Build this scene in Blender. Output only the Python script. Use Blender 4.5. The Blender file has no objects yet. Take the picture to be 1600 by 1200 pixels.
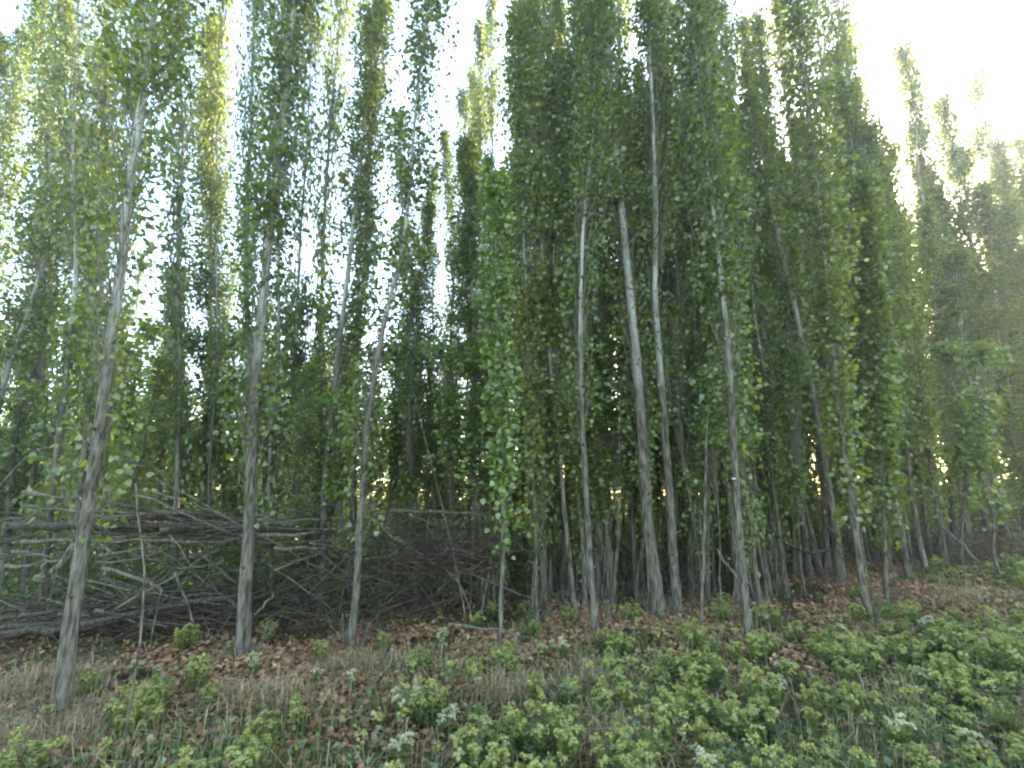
import bpy, math, random
import numpy as np
from mathutils import Vector, Quaternion, Matrix

# ------------------------------------------------------------------ camera, sky, sun, exposure
sc = bpy.context.scene
COL = sc.collection
FPX, PITCH, CAMZ = 733.0, math.radians(13.8), 1.6          # focal length in photo pixels, upward tilt, eye height

cam_d = bpy.data.cameras.new('camera')
cam = bpy.data.objects.new('camera', cam_d)
COL.objects.link(cam)
cam_d.sensor_width = 36.0
cam_d.lens = 36.0 * FPX / 1600.0
cam_d.clip_start = 0.05
cam_d.clip_end = 5000
cam.location = (0, 0, CAMZ)
cam.rotation_euler = (math.pi / 2 + PITCH, 0, 0)
sc.camera = cam

SUN_EL, SUN_AZ = math.radians(15), math.radians(42)        # low sun behind the grove, to the right
world = bpy.data.worlds.new('World')
sc.world = world
world.use_nodes = True
nt = world.node_tree
bg = nt.nodes['Background']
sky = nt.nodes.new('ShaderNodeTexSky')
sky.sky_type = 'NISHITA'
sky.sun_disc = False
sky.sun_elevation = SUN_EL
sky.sun_rotation = SUN_AZ
sky.air_density = 1.0
sky.dust_density = 1.2
sky.ozone_density = 1.0
nt.links.new(sky.outputs[0], bg.inputs[0])
bg.inputs[1].default_value = 0.15

sun_d = bpy.data.lights.new('sun', 'SUN')
sun_d.energy = 3.6
sun_d.angle = math.radians(0.5)
sun_d.color = (1.0, 0.91, 0.76)
sun = bpy.data.objects.new('sun', sun_d)
COL.objects.link(sun)
sdir = Vector((math.sin(SUN_AZ) * math.cos(SUN_EL), math.cos(SUN_AZ) * math.cos(SUN_EL), math.sin(SUN_EL)))
sun.rotation_euler = sdir.to_track_quat('Z', 'Y').to_euler()
sun.location = sdir * 60

sc.view_settings.view_transform = 'Standard'
sc.view_settings.look = 'None'
sc.view_settings.gamma = 1.0
sc.view_settings.use_curve_mapping = False
sc.view_settings.exposure = 3.65
sc.view_settings.use_white_balance = True                 # the phone balanced the blue evening shade
sc.view_settings.white_balance_temperature = 7150
sc.view_settings.white_balance_tint = 10
sc.render.engine = 'CYCLES'
sc.cycles.max_bounces = 8
sc.cycles.diffuse_bounces = 4
sc.cycles.transmission_bounces = 4
sc.cycles.pixel_filter_type = 'BLACKMAN_HARRIS'
sc.cycles.filter_width = 2.2                               # the photograph is softly focused

# ------------------------------------------------------------------ projection helpers
FWD = np.array([0, math.cos(PITCH), math.sin(PITCH)])
UPV = np.array([0, -math.sin(PITCH), math.cos(PITCH)])
EYE = np.array([0, 0, CAMZ])

def ground_z(x, y):
    return (0.035 * np.sin(0.9 * x + 0.4) * np.cos(0.8 * y + 1.1) + 0.02 * np.sin(2.3 * x + 1.7 * y)
            + 0.045 * ((x - 4) + np.sqrt((x - 4) ** 2 + 2.0)) + 0.012 * np.sin(5.1 * x - 3.3 * y) + 0.01 * np.sin(7.7 * y + 2.2 * x))

def ray(px, py):
    u, v = (px - 800) / FPX, (600 - py) / FPX
    return FWD + u * np.array([1.0, 0, 0]) + v * UPV

def on_plane(px, py, depth):
    d = ray(px, py)
    return EYE + d * (depth / d[1])

def on_ground(px, py):
    d = ray(px, py)
    z = 0.0
    for _ in range(4):
        p = EYE + d * ((z - CAMZ) / d[2])
        z = float(ground_z(p[0], p[1]))
    p[2] = z
    return p

def project(p):
    q = np.asarray(p, float) - EYE
    w = q @ FWD
    return 800 + FPX * q[0] / w, 600 - FPX * (q @ UPV) / w

# ------------------------------------------------------------------ mesh helpers
class MB:
    """Collects vertices and faces; build() links them as one mesh object."""
    def __init__(self):
        self.v, self.f, self.t, self.n = [], [], [], 0
    def add(self, v, f, tint=0.5):
        v = np.asarray(v, np.float32).reshape(-1, 3)
        f = np.asarray(f, np.int32)
        self.v.append(v)
        self.f.append(f + self.n)
        self.t.append(np.full(len(v), tint, np.float32) if np.isscalar(tint) else np.asarray(tint, np.float32))
        self.n += len(v)
    def mesh(self, name, mat, smooth=False):
        me = bpy.data.meshes.new(name)
        v = np.concatenate(self.v)
        me.vertices.add(len(v))
        me.vertices.foreach_set('co', v.ravel())
        loops = np.concatenate([f.ravel() for f in self.f])
        tot = np.concatenate([np.full(len(f), f.shape[1], np.int32) for f in self.f])
        start = np.concatenate([[0], np.cumsum(tot)[:-1]]).astype(np.int32)
        me.loops.add(len(loops))
        me.loops.foreach_set('vertex_index', loops)
        me.polygons.add(len(tot))
        me.polygons.foreach_set('loop_start', start)
        me.polygons.foreach_set('loop_total', tot)
        me.polygons.foreach_set('use_smooth', np.full(len(tot), smooth, bool))
        a = me.attributes.new('tint', 'FLOAT', 'POINT')
        a.data.foreach_set('value', np.concatenate(self.t))
        me.update(calc_edges=True)
        me.materials.append(mat)
        return me
    def build(self, name, mat, parent=None, smooth=False):
        return put(name, self.mesh(name, mat, smooth), parent)

def put(name, me, parent=None):
    o = bpy.data.objects.new(name, me)
    COL.objects.link(o)
    if parent is not None:
        o.parent = parent
    return o

def empty(name, loc, label, cat, group=None):
    o = bpy.data.objects.new(name, None)
    o.empty_display_size = 0.2
    COL.objects.link(o)
    o.location = loc
    tag(o, label, cat, group)
    return o

def tag(o, label=None, cat=None, group=None, kind=None):
    if label: o['label'] = label
    if cat: o['category'] = cat
    if group: o['group'] = group
    if kind: o['kind'] = kind
    return o

def unit(a):
    return a / np.maximum(np.linalg.norm(a, axis=-1, keepdims=True), 1e-9)

def tubes(mb, P, R, sides=4, tint=0.5, cap=False, rough=None):
    """P (B,k,3) centre lines, R (B,k) radii: every line becomes a tube."""
    P = np.asarray(P, float); R = np.asarray(R, float)
    if P.ndim == 2: P, R = P[None], R[None]
    B, k, _ = P.shape
    T = unit(np.gradient(P, axis=1))
    main = unit(P[:, -1] - P[:, 0])
    ref = np.where(np.abs(main[:, 2:3]) > 0.8, np.array([[1.0, 0.13, 0]]), np.array([[0.1, 0.05, 1.0]]))
    U = unit(np.cross(T, ref[:, None, :]))
    V = np.cross(T, U)
    a = np.linspace(0, 2 * math.pi, sides, endpoint=False)
    rr = R[:, :, None] * (np.ones((B, k, sides)) if rough is None else rough)
    X = P[:, :, None, :] + rr[..., None] * (np.cos(a)[None, None, :, None] * U[:, :, None, :] + np.sin(a)[None, None, :, None] * V[:, :, None, :])
    idx = np.arange(B * k * sides).reshape(B, k, sides)
    nx = np.roll(idx, -1, axis=2)
    q = np.stack([idx[:, :-1], nx[:, :-1], nx[:, 1:], idx[:, 1:]], -1).reshape(-1, 4)
    tt = tint if np.isscalar(tint) else np.repeat(np.asarray(tint), k * sides)
    mb.add(X, q, tt)
    if cap:
        for b in range(B):
            mb.f.append((idx[b, 0][None, ::-1] + mb.n - X.size // 3).astype(np.int32))
            mb.f.append((idx[b, -1][None, :] + mb.n - X.size // 3).astype(np.int32))

LEAF_BROAD = np.array([[0, 0, 0], [.42, .16, .05], [.44, .42, .03], [0, 1.0, -.06], [-.44, .42, .03], [-.42, .16, .05]])
LEAF_KITE = np.array([[0, 0, 0], [.45, .36, .07], [0, 1.0, -.05], [-.45, .36, .07]])
LEAF_NARROW = np.array([[0, 0, 0], [.17, .45, .05], [0, 1.0, -.08], [-.17, .45, .05]])
F_BROAD = np.array([[0, 1, 2, 3], [0, 3, 4, 5]])
F_KITE = np.array([[0, 1, 2], [0, 2, 3]])

def leaves(mb, pos, tip, size, rng, tint, shape=LEAF_BROAD, normal=None):
    faces = F_BROAD if len(shape) == 6 else F_KITE
    N = len(pos)
    if N == 0: return
    tip = unit(tip)
    nrm = rng.normal(size=(N, 3)) if normal is None else normal + rng.normal(size=(N, 3)) * 0.35
    side = unit(np.cross(tip, nrm))
    nrm = np.cross(side, tip)
    S = np.asarray(size).reshape(-1, 1, 1) * np.ones((N, 1, 1))
    V = pos[:, None, :] + S * (shape[None, :, 0:1] * side[:, None] + shape[None, :, 1:2] * tip[:, None] + shape[None, :, 2:3] * nrm[:, None])
    f = (faces[None] + (np.arange(N) * len(shape))[:, None, None]).reshape(-1, faces.shape[1])
    mb.add(V, f, np.repeat(np.clip(tint, 0, 1), len(shape)))

# ------------------------------------------------------------------ materials
def new_mat(name):
    m = bpy.data.materials.new(name)
    m.use_nodes = True
    m.node_tree.nodes.clear()
    out = m.node_tree.nodes.new('ShaderNodeOutputMaterial')
    return m, m.node_tree, out

def N(t, typ, **kw):
    n = t.nodes.new(typ)
    for k, v in kw.items():
        setattr(n, k, v)
    return n

def ramp(t, stops, src):
    r = t.nodes.new('ShaderNodeValToRGB')
    e = r.color_ramp.elements
    while len(e) < len(stops): e.new(0.5)
    for i, (p, c) in enumerate(stops):
        e[i].position = p
        e[i].color = (*c, 1) if len(c) == 3 else c
    t.links.new(src, r.inputs[0])
    return r.outputs[0]

def leaf_mat(name, stops, trans=0.35, tr_tint=(1.6, 1.5, 0.6), gloss=0.06, rand=.28):
    m, t, out = new_mat(name)
    at = N(t, 'ShaderNodeAttribute', attribute_name='tint')
    info = N(t, 'ShaderNodeObjectInfo')
    ad = N(t, 'ShaderNodeMath', operation='MULTIPLY_ADD')
    t.links.new(info.outputs['Random'], ad.inputs[0]); ad.inputs[1].default_value = rand
    t.links.new(at.outputs['Fac'], ad.inputs[2])
    sb = N(t, 'ShaderNodeMath', operation='SUBTRACT'); t.links.new(ad.outputs[0], sb.inputs[0]); sb.inputs[1].default_value = rand / 2
    col = ramp(t, stops, sb.outputs[0])
    d = N(t, 'ShaderNodeBsdfDiffuse'); t.links.new(col, d.inputs[0])
    mul = N(t, 'ShaderNodeMix', data_type='RGBA', blend_type='MULTIPLY'); mul.inputs['Factor'].default_value = 1
    t.links.new(col, mul.inputs['A']); mul.inputs['B'].default_value = (*tr_tint, 1)
    tr = N(t, 'ShaderNodeBsdfTranslucent'); t.links.new(mul.outputs['Result'], tr.inputs[0])
    mx = N(t, 'ShaderNodeMixShader'); mx.inputs[0].default_value = trans
    t.links.new(d.outputs[0], mx.inputs[1]); t.links.new(tr.outputs[0], mx.inputs[2])
    g = N(t, 'ShaderNodeBsdfGlossy'); g.inputs['Roughness'].default_value = 0.45
    mg = N(t, 'ShaderNodeMixShader'); mg.inputs[0].default_value = gloss
    t.links.new(mx.outputs[0], mg.inputs[1]); t.links.new(g.outputs[0], mg.inputs[2])
    t.links.new(mg.outputs[0], out.inputs[0])
    return m

M_LEAF = leaf_mat('poplar_leaf', [(0.0, (.042, .072, .013)), (0.35, (.090, .140, .020)), (0.7, (.138, .185, .027)), (1.0, (.24, .23, .04))], trans=.45, tr_tint=(1.7, 1.5, .5))
M_LEAF_LOW = leaf_mat('poplar_leaf_low', [(0.0, (.050, .090, .020)), (0.4, (.100, .170, .030)), (0.8, (.155, .225, .036)), (1.0, (.25, .24, .06))], trans=0.42)
M_LEAF_SUN_TINT = leaf_mat('poplar_leaf_sun_tint', [(0.0, (.052, .084, .014)), (0.35, (.105, .160, .022)), (0.7, (.160, .212, .030)), (1.0, (.28, .27, .040))], trans=.5, tr_tint=(1.7, 1.4, .4))  # yellow glow of backlit, sunlit leaves put into the leaf colour
M_WEED = leaf_mat('weed_leaf', [(0.0, (.035, .066, .020)), (0.5, (.080, .126, .028)), (1.0, (.175, .21, .036))], trans=0.3, rand=.5)
M_BUD = leaf_mat('weed_bud', [(0.0, (.13, .155, .028)), (0.5, (.205, .228, .046)), (1.0, (.31, .315, .085))], trans=0.3, tr_tint=(1.2, 1.2, .8), rand=.6)
M_WHITE = leaf_mat('weed_flower', [(0.0, (.15, .165, .07)), (0.5, (.35, .345, .175)), (1.0, (.56, .54, .33))], trans=0.25, tr_tint=(1, 1, .9))
M_LITTER = leaf_mat('dead_leaf', [(0.0, (.07, .034, .022)), (0.4, (.185, .086, .034)), (0.75, (.30, .165, .068)), (1.0, (.46, .32, .16))], trans=0.12, tr_tint=(1.1, .9, .7))
M_STRAW = leaf_mat('dry_grass', [(0.0, (.12, .080, .038)), (0.5, (.27, .195, .095)), (1.0, (.44, .34, .19))], trans=0.2, tr_tint=(1, .95, .8))
M_GRASS = leaf_mat('green_grass', [(0.0, (.05, .075, .022)), (0.5, (.11, .15, .042)), (1.0, (.24, .24, .085))], trans=0.3)

def bark_mat(name, low, mid, pale, z0, z1, fissure=1.0):
    m, t, out = new_mat(name)
    geo = N(t, 'ShaderNodeNewGeometry')
    tc = N(t, 'ShaderNodeTexCoord')
    info = N(t, 'ShaderNodeObjectInfo')
    sep = N(t, 'ShaderNodeSeparateXYZ'); t.links.new(geo.outputs['Position'], sep.inputs[0])
    def noise(scale, sc3, det=4, w=0.0):
        mp = N(t, 'ShaderNodeMapping'); mp.inputs['Scale'].default_value = sc3
        t.links.new(tc.outputs['Object'], mp.inputs[0])
        n = N(t, 'ShaderNodeTexNoise', noise_dimensions='4D'); n.inputs['Scale'].default_value = scale; n.inputs['Detail'].default_value = det
        mm = N(t, 'ShaderNodeMath', operation='MULTIPLY_ADD'); t.links.new(info.outputs['Random'], mm.inputs[0]); mm.inputs[1].default_value = 20; mm.inputs[2].default_value = w
        t.links.new(mm.outputs[0], n.inputs['W'])
        t.links.new(mp.outputs[0], n.inputs['Vector'])
        return n.outputs['Fac']
    fis = noise(40, (1, 1, .17), 6)
    blot = noise(3.0, (1, 1, .5), 4, 3)
    lent = noise(9, (1, 1, 4.5), 3, 7)
    rough = ramp(t, [(.38, low), (.50, mid), (.64, tuple(c * 1.7 for c in mid))], fis)
    pl = ramp(t, [(.30, tuple(c * .55 for c in pale)), (.42, tuple(c * .9 for c in pale)), (.7, pale)], lent)
    bl = N(t, 'ShaderNodeMix', data_type='RGBA', blend_type='MULTIPLY'); bl.inputs['Factor'].default_value = .75
    t.links.new(pl, bl.inputs['A']); t.links.new(ramp(t, [(.3, (.55, .58, .52)), (.62, (1, 1, 1))], blot), bl.inputs['B'])
    # young bark higher up is smooth and pale, old bark low down is fissured
    ad = N(t, 'ShaderNodeMath', operation='MULTIPLY_ADD'); t.links.new(blot, ad.inputs[0]); ad.inputs[1].default_value = 2.4
    t.links.new(sep.outputs['Z'], ad.inputs[2])
    mr = N(t, 'ShaderNodeMapRange', interpolation_type='SMOOTHSTEP'); t.links.new(ad.outputs[0], mr.inputs[0]); mr.inputs[1].default_value = z0 + 1.2; mr.inputs[2].default_value = z1 + 1.2
    cm = N(t, 'ShaderNodeMix', data_type='RGBA'); t.links.new(mr.outputs[0], cm.inputs['Factor'])
    t.links.new(rough, cm.inputs['A']); t.links.new(bl.outputs['Result'], cm.inputs['B'])
    d = N(t, 'ShaderNodeBsdfPrincipled'); d.inputs['Roughness'].default_value = .85
    d.inputs['Specular IOR Level'].default_value = .2
    t.links.new(cm.outputs['Result'], d.inputs['Base Color'])
    bp = N(t, 'ShaderNodeBump'); bp.inputs['Strength'].default_value = .7 * fissure; bp.inputs['Distance'].default_value = .012
    t.links.new(fis, bp.inputs['Height']); t.links.new(bp.outputs[0], d.inputs['Normal'])
    t.links.new(d.outputs[0], out.inputs[0])
    return m

M_BARK = bark_mat('poplar_bark', (.026, .023, .017), (.082, .073, .056), (.35, .355, .31), 2.5, 4.8)
M_TWIG = bark_mat('twig_bark', (.05, .042, .030), (.09, .08, .058), (.12, .115, .085), 1.0, 5.0, .4)
M_DEAD = bark_mat('dead_bark', (.015, .0125, .009), (.045, .037, .026), (.24, .22, .19), 40, 60)
M_STICK = bark_mat('dead_stick', (.036, .030, .021), (.088, .077, .056), (.24, .22, .19), 40, 60, .5)

def wood_mat():
    m, t, out = new_mat('cut_wood')
    tc = N(t, 'ShaderNodeTexCoord')
    n = N(t, 'ShaderNodeTexNoise'); n.inputs['Scale'].default_value = 60; t.links.new(tc.outputs['Object'], n.inputs['Vector'])
    d = N(t, 'ShaderNodeBsdfDiffuse'); t.links.new(ramp(t, [(.3, (.42, .36, .26)), (.7, (.62, .56, .44))], n.outputs['Fac']), d.inputs[0])
    t.links.new(d.outputs[0], out.inputs[0])
    return m
M_CUT = wood_mat()

def ground_mat():
    m, t, out = new_mat('forest_floor')
    geo = N(t, 'ShaderNodeNewGeometry')
    def noise(s, det=6, r=.6):
        n = N(t, 'ShaderNodeTexNoise'); n.inputs['Scale'].default_value = s; n.inputs['Detail'].default_value = det; n.inputs['Roughness'].default_value = r
        t.links.new(geo.outputs['Position'], n.inputs['Vector']); return n.outputs['Fac']
    fine, mid, big = noise(38), noise(5), noise(.7)
    soil = ramp(t, [(.3, (.045, .032, .022)), (.5, (.10, .068, .044)), (.72, (.20, .14, .09))], fine)
    green = ramp(t, [(.3, (.030, .045, .018)), (.55, (.065, .085, .032)), (.8, (.12, .12, .055))], fine)
    mx = N(t, 'ShaderNodeMix', data_type='RGBA'); t.links.new(ramp(t, [(.42, (0, 0, 0)), (.62, (1, 1, 1))], mid), mx.inputs['Factor'])
    t.links.new(soil, mx.inputs['A']); t.links.new(green, mx.inputs['B'])
    m2 = N(t, 'ShaderNodeMix', data_type='RGBA', blend_type='MULTIPLY'); m2.inputs['Factor'].default_value = .5
    t.links.new(mx.outputs['Result'], m2.inputs['A']); t.links.new(ramp(t, [(.3, (.6, .6, .6)), (.7, (1.1, 1.1, 1.05))], big), m2.inputs['B'])
    d = N(t, 'ShaderNodeBsdfDiffuse'); t.links.new(m2.outputs['Result'], d.inputs[0])
    bp = N(t, 'ShaderNodeBump'); bp.inputs['Strength'].default_value = .8; bp.inputs['Distance'].default_value = .03
    t.links.new(fine, bp.inputs['Height']); t.links.new(bp.outputs[0], d.inputs['Normal'])
    t.links.new(d.outputs[0], out.inputs[0])
    return m
M_GROUND = ground_mat()

# ------------------------------------------------------------------ ground
def make_ground():
    a = np.concatenate([[-2500, -900, -300, -120, -60], np.arange(-36, 36.01, 0.3), [60, 120, 300, 900, 2500]])
    b = np.concatenate([[-2500, -900, -300, -100, -40, -15], np.arange(-6, 40.01, 0.3), [60, 120, 300, 900, 2500]])
    X, Y = np.meshgrid(a, b, indexing='ij')
    fade = np.clip((60 - np.maximum(np.abs(X), np.abs(Y))) / 20, 0, 1)
    Z = ground_z(X, Y) * fade
    idx = np.arange(X.size).reshape(X.shape)
    f = np.stack([idx[:-1, :-1], idx[1:, :-1], idx[1:, 1:], idx[:-1, 1:]], -1).reshape(-1, 4)
    mb = MB(); mb.add(np.stack([X, Y, Z], -1), f)
    o = mb.build('ground', M_GROUND, smooth=True)
    tag(o, kind='structure')
make_ground()

FRONT = np.array([(-40, 1.0), (-12, 2.6), (-4, 4.3), (-1.5, 5.6), (0.5, 6.4), (2, 6.5), (3.5, 6.7), (5.5, 8.2), (8, 9.4), (12, 11.2), (20, 15), (45, 27)])
def front_y(x):
    return np.interp(x, FRONT[:, 0], FRONT[:, 1])

# ------------------------------------------------------------------ tree growth
def wave3(p, k, ph):
    return np.sin(p[..., 0] * k * 1.3 + ph) * np.sin(p[..., 1] * k * 1.1 + ph * 1.7) + np.sin(p[..., 2] * k + ph * 2.3)

def grow_crown(rng, axis, z0, z1, width, nb, lpb, size, low=None, clear=None, shape=LEAF_BROAD, gap=0.25, tint0=.36):
    """Returns (leaf MB, branch MB): ascending branches hugging the trunk, leaves strung along them."""
    lm, bm = MB(), MB()
    def batch(s, w, L, lp, spread):
        B = len(s)
        if B == 0: return
        a = rng.uniform(0, 2 * math.pi, B)
        k = 5
        t = np.linspace(0, 1, k)
        rad = w[:, None] * (1 - (1 - t[None]) ** 1.8)
        z = s[:, None] + L[:, None] * t[None] ** 1.0
        C = axis(z)
        P = C + np.stack([rad * np.cos(a)[:, None], rad * np.sin(a)[:, None], np.zeros_like(rad)], -1)
        P[:, 1:] += rng.normal(size=(B, k - 1, 3)) * .03
        R = (0.0025 + .004 * (L / 1.6))[:, None] * (1 - .8 * t)[None]
        tubes(bm, P, R, 3, rng.uniform(.2, .8, B))
        nodes = rng.uniform(.05, 1.0, (B, 7)); nodes[:, 0] = 1.0
        tt = np.take_along_axis(nodes, rng.integers(0, 7, (B, lp)), 1) + rng.normal(size=(B, lp)) * .035
        i0 = np.clip((tt * (k - 1)).astype(int), 0, k - 2)
        fr = tt * (k - 1) - i0
        r_ = np.arange(B)[:, None]
        Q = P[r_, i0] * (1 - fr[..., None]) + P[r_, i0 + 1] * fr[..., None]
        off = rng.normal(size=(B, lp, 3)) * spread
        Q = (Q + off)
        outd = np.stack([np.cos(a), np.sin(a), np.zeros(B)], -1)[:, None, :]
        tip = .55 * outd + unit(off) * .7 + np.array([0, 0, -.35]) + rng.normal(size=Q.shape) * .45
        bt = (tint0 + rng.normal(size=B) * .10)[:, None] + rng.normal(size=(B, lp)) * .18
        Q, tip, bt = Q.reshape(-1, 3), tip.reshape(-1, 3), bt.ravel()
        keep = wave3(Q, 3.1, ph) + wave3(Q, 7.0, ph + 2) * .6 + rng.normal(size=len(Q)) * .5 > -1.9 + 1.6 * gap * 2
        if clear is not None:
            c0, c1, half = clear
            cen = axis(Q[:, 2])
            d = Q - cen
            front = (d[:, 1] < 0.05) & (np.abs(d[:, 0]) < half) & (Q[:, 2] > c0) & (Q[:, 2] < c1)
            keep &= ~(front & (rng.uniform(size=len(Q)) < .88))
        Q, tip, bt = Q[keep], tip[keep], bt[keep]
        leaves(lm, Q, tip, size * rng.uniform(.65, 1.25, len(Q)), rng, bt, shape)
    ph = rng.uniform(0, 6)
    s = z0 + (z1 - z0) * rng.uniform(0, 1, nb) ** .92
    rel = (s - z0) / (z1 - z0)
    prof = np.minimum(1, (1 - rel) * 2.6 + .12) * (.55 + .45 * np.minimum(1, rel * 4))
    prof = prof * np.minimum(1, .45 + .2 * np.maximum(0, s - 1.2))
    w = width * .5 * prof * rng.uniform(.25, 1.1, nb)
    L = np.minimum(rng.uniform(.7, 1.9, nb), (z1 - s) + .25)
    batch(s, w, L, lpb, .075)
    if low:
        zl, nl, wl = low
        s = rng.uniform(zl, z0 + .6, nl)
        batch(s, wl * rng.uniform(.4, 1.1, nl), rng.uniform(.25, .8, nl), max(6, lpb // 2), .07)
    return lm, bm

def trunk_mb(P, R, rng, sides=9, sub=34):
    """Smooth tapered trunk through points P with slight swellings and a root flare."""
    P = np.asarray(P, float)
    s = np.concatenate([[0], np.cumsum(np.linalg.norm(np.diff(P, axis=0), axis=1))])
    ss = np.linspace(0, 1, sub) ** 1.15 * s[-1]
    # Catmull-like smoothing: dense linear interpolation then a running mean
    dense = np.linspace(0, s[-1], 400)
    D = np.stack([np.interp(dense, s, P[:, i]) for i in range(3)], -1)
    ker = np.ones(41) / 41
    pad = np.concatenate([D[:1] + (D[:1] - D[1:21][::-1]), D, D[-1:] + (D[-1:] - D[-21:-1][::-1])])
    D = np.stack([np.convolve(pad[:, i], ker, 'valid') for i in range(3)], -1)
    C = np.stack([np.interp(ss, dense, D[:, i]) for i in range(3)], -1)
    rr = np.interp(ss, s, R)
    C[2:, :2] += np.cumsum(rng.normal(size=(sub - 2, 2)) * .006, axis=0) * np.linspace(1, .3, sub - 2)[:, None]
    h = ss
    rr = rr * (.88 + .6 * np.exp(-h / .13) + .12 * np.exp(-h / .5))
    ang = np.linspace(0, 2 * math.pi, sides, endpoint=False)
    rough = 1 + .07 * rng.normal(size=(1, sub, sides)) * np.exp(-h / 3)[None, :, None] + .12 * np.exp(-h / .25)[None, :, None] * np.cos(3 * ang + rng.uniform(0, 6))[None, None]
    mb = MB()
    tubes(mb, C, rr, sides, .5, rough=rough)
    return mb, C

def axis_of(C):
    z = C[:, 2]
    def ax(q):
        q = np.asarray(q, float)
        return np.stack([np.interp(q, z, C[:, 0]), np.interp(q, z, C[:, 1]), q], -1)
    return ax

HERO = []          # (screen x at y=800, phrase, base point)

def hero_tree(label, phrase, pts, wpx, H, seed, crown=None, low=None, clear=None, dens=1.0, lsize=.064, name='poplar_tree', mat=None, gap=.25, top_w=None):
    rng = np.random.default_rng(seed)
    base = on_ground(*pts[0])
    depth = base[1]
    P = [np.array([base[0], base[1], base[2] - .06])]
    for q in pts[1:]:
        P.append(on_plane(q[0], q[1], depth))
    P = np.array(P)
    d = unit(P[-1] - P[max(0, len(P) - 3)])
    d = unit(d * .7 + np.array([0, 0, .3]))
    zt = P[-1][2]
    P = np.vstack([P, P[-1] + d * max(.3, (H - zt)) * .5, P[-1] + d * max(.6, (H - zt))]) if H > zt + .4 else P
    dd = np.linalg.norm(base - EYE)
    r0 = wpx / FPX * (depth * math.cos(PITCH) + (base[2] - CAMZ) * math.sin(PITCH)) * .32
    hh = (P[:, 2] - P[0, 2]) / (P[-1, 2] - P[0, 2])
    R = r0 * np.maximum(.07, 1 - hh * .95) ** .8 if top_w is None else r0 * (1 - hh * (1 - top_w))
    root = empty(name, tuple(base), label, 'sapling' if name == 'poplar_sapling' else 'tree', None)
    P0 = P - base
    tm, C = trunk_mb(P0, R, rng)
    tm.build('trunk', M_BARK if mat is None else mat, root, smooth=True)
    if crown:
        z0, z1, width = crown; width *= .82
        if name == 'poplar_tree':
            z0 = 1.5 + (z0 - 1.5) * .35; low = (low[0] * .7, int(low[1] * 1.3), low[2] * 1.1) if low else None
        nb = int(31 * (z1 - z0) * dens)
        if clear: clear = (clear[0], clear[1] * 1.03, clear[2] * .9)
        lm, bm = grow_crown(rng, axis_of(C), z0, z1, width, nb, 38, lsize * 1.0, low, clear, gap=gap)
        tag(lm.build('crown', M_LEAF if name == 'poplar_tree' else M_LEAF_LOW, root), kind='stuff')
        tag(bm.build('branches', M_TWIG, root), kind='stuff')
    HERO.append((pts[0][0], phrase, base))
    if name == 'poplar_tree':
        n = 14
        a = rng.uniform(0, 6.28, n); out = np.stack([np.cos(a), np.sin(a), np.zeros(n)], -1)
        b0 = out * r0 * 1.2; b0[:, 2] = rng.uniform(0, .12, n)
        L = rng.uniform(.12, .5, n)[:, None]
        b2 = b0 + (out * rng.uniform(.2, .9, (n, 1)) + np.array([0, 0, .9])) * L
        b1 = (b0 + b2) / 2 + out * L * .12
        sm = MB(); tubes(sm, np.stack([b0, b1, b2], 1), np.tile([.005, .004, .002], (n, 1)), 3, .5)
        tag(sm.build('basal_twigs', M_STICK, root), kind='stuff')
        for i in range(7):                              # healed branch scars and short snags
            zz = rng.uniform(.4, 4.5); c = axis_of(C)(zz); aa = rng.uniform(-2.6, -.5)
            o_ = np.array([math.cos(aa), math.sin(aa), .5]); rl = float(np.interp(zz, P0[:, 2], R)) * .8
            sm = MB(); tubes(sm, np.stack([c + o_ * rl * .6, c + o_ * (rl + .02), c + o_ * (rl + rng.uniform(.025, .10))]), [.016, .012, .006], 5, .5, cap=True)
            sm.build('snag', M_BARK, root, smooth=True)
    return root

T = hero_tree
T('thick grey poplar trunk leaning right, nearest to the viewer beside dry grass', 'the thick trunk nearest the viewer',
  [(92, 1135), (120, 900), (150, 700), (185, 450), (215, 200), (235, 60)], 40, 11, 1, (3.6, 10.8, 1.15), (1.6, 34, .25), (0, 5.2, .18), .95, .056)
T('fissured grey poplar trunk standing where the brush pile ends, pale stub scars on it', 'the fissured brush-pile trunk',
  [(378, 1035), (390, 830), (395, 640), (412, 440), (440, 180)], 36, 12.5, 2, (3.4, 12.3, 1.0), (1.6, 30, .25), (0, 4.6, .16), .9)
T('slim straight poplar trunk rising from a tuft of dry grass', 'the slim trunk in dry grass',
  [(547, 1020), (563, 830), (575, 650), (600, 500), (632, 380), (652, 150)], 21, 11.5, 3, (3.2, 11.3, .95), (1.4, 26, .25), (0, 4.4, .12), .55)
T('pale poplar with a bare silvery stem bending right above the brush pile', 'the silvery stem above the brush',
  [(503, 965), (508, 760), (525, 600), (548, 400), (577, 150)], 22, 12.5, 4, (3.0, 12.3, 1.0), (1.8, 16, .25), (0, 6.2, .14), .9)
T('thin leafy poplar sapling, its stem clothed in bright green leaves almost to the ground', 'the bright leafy sapling',
  [(781, 1025), (786, 860), (786, 700), (780, 560), (778, 420)], 13, 5.6, 5, (.75, 5.4, .30), None, None, .5, .066, 'poplar_sapling')
T('straight slender poplar with a clean pale stem, left of the thick multi-stemmed cluster', 'the clean pale stem',
  [(932, 997), (917, 800), (908, 600), (908, 450), (912, 330), (925, 230)], 19, 11.5, 6, (3.4, 11.3, .95), (2.6, 10, .2), (0, 5.4, .12), .8)
T('thin dark poplar stem leaning left, just behind the clean pale stem', 'the thin dark leaning stem',
  [(900, 968), (882, 790), (868, 640), (858, 500)], 14, 10.5, 7, (3.0, 10.3, .9), (2.2, 10, .2), None, .8)
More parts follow.
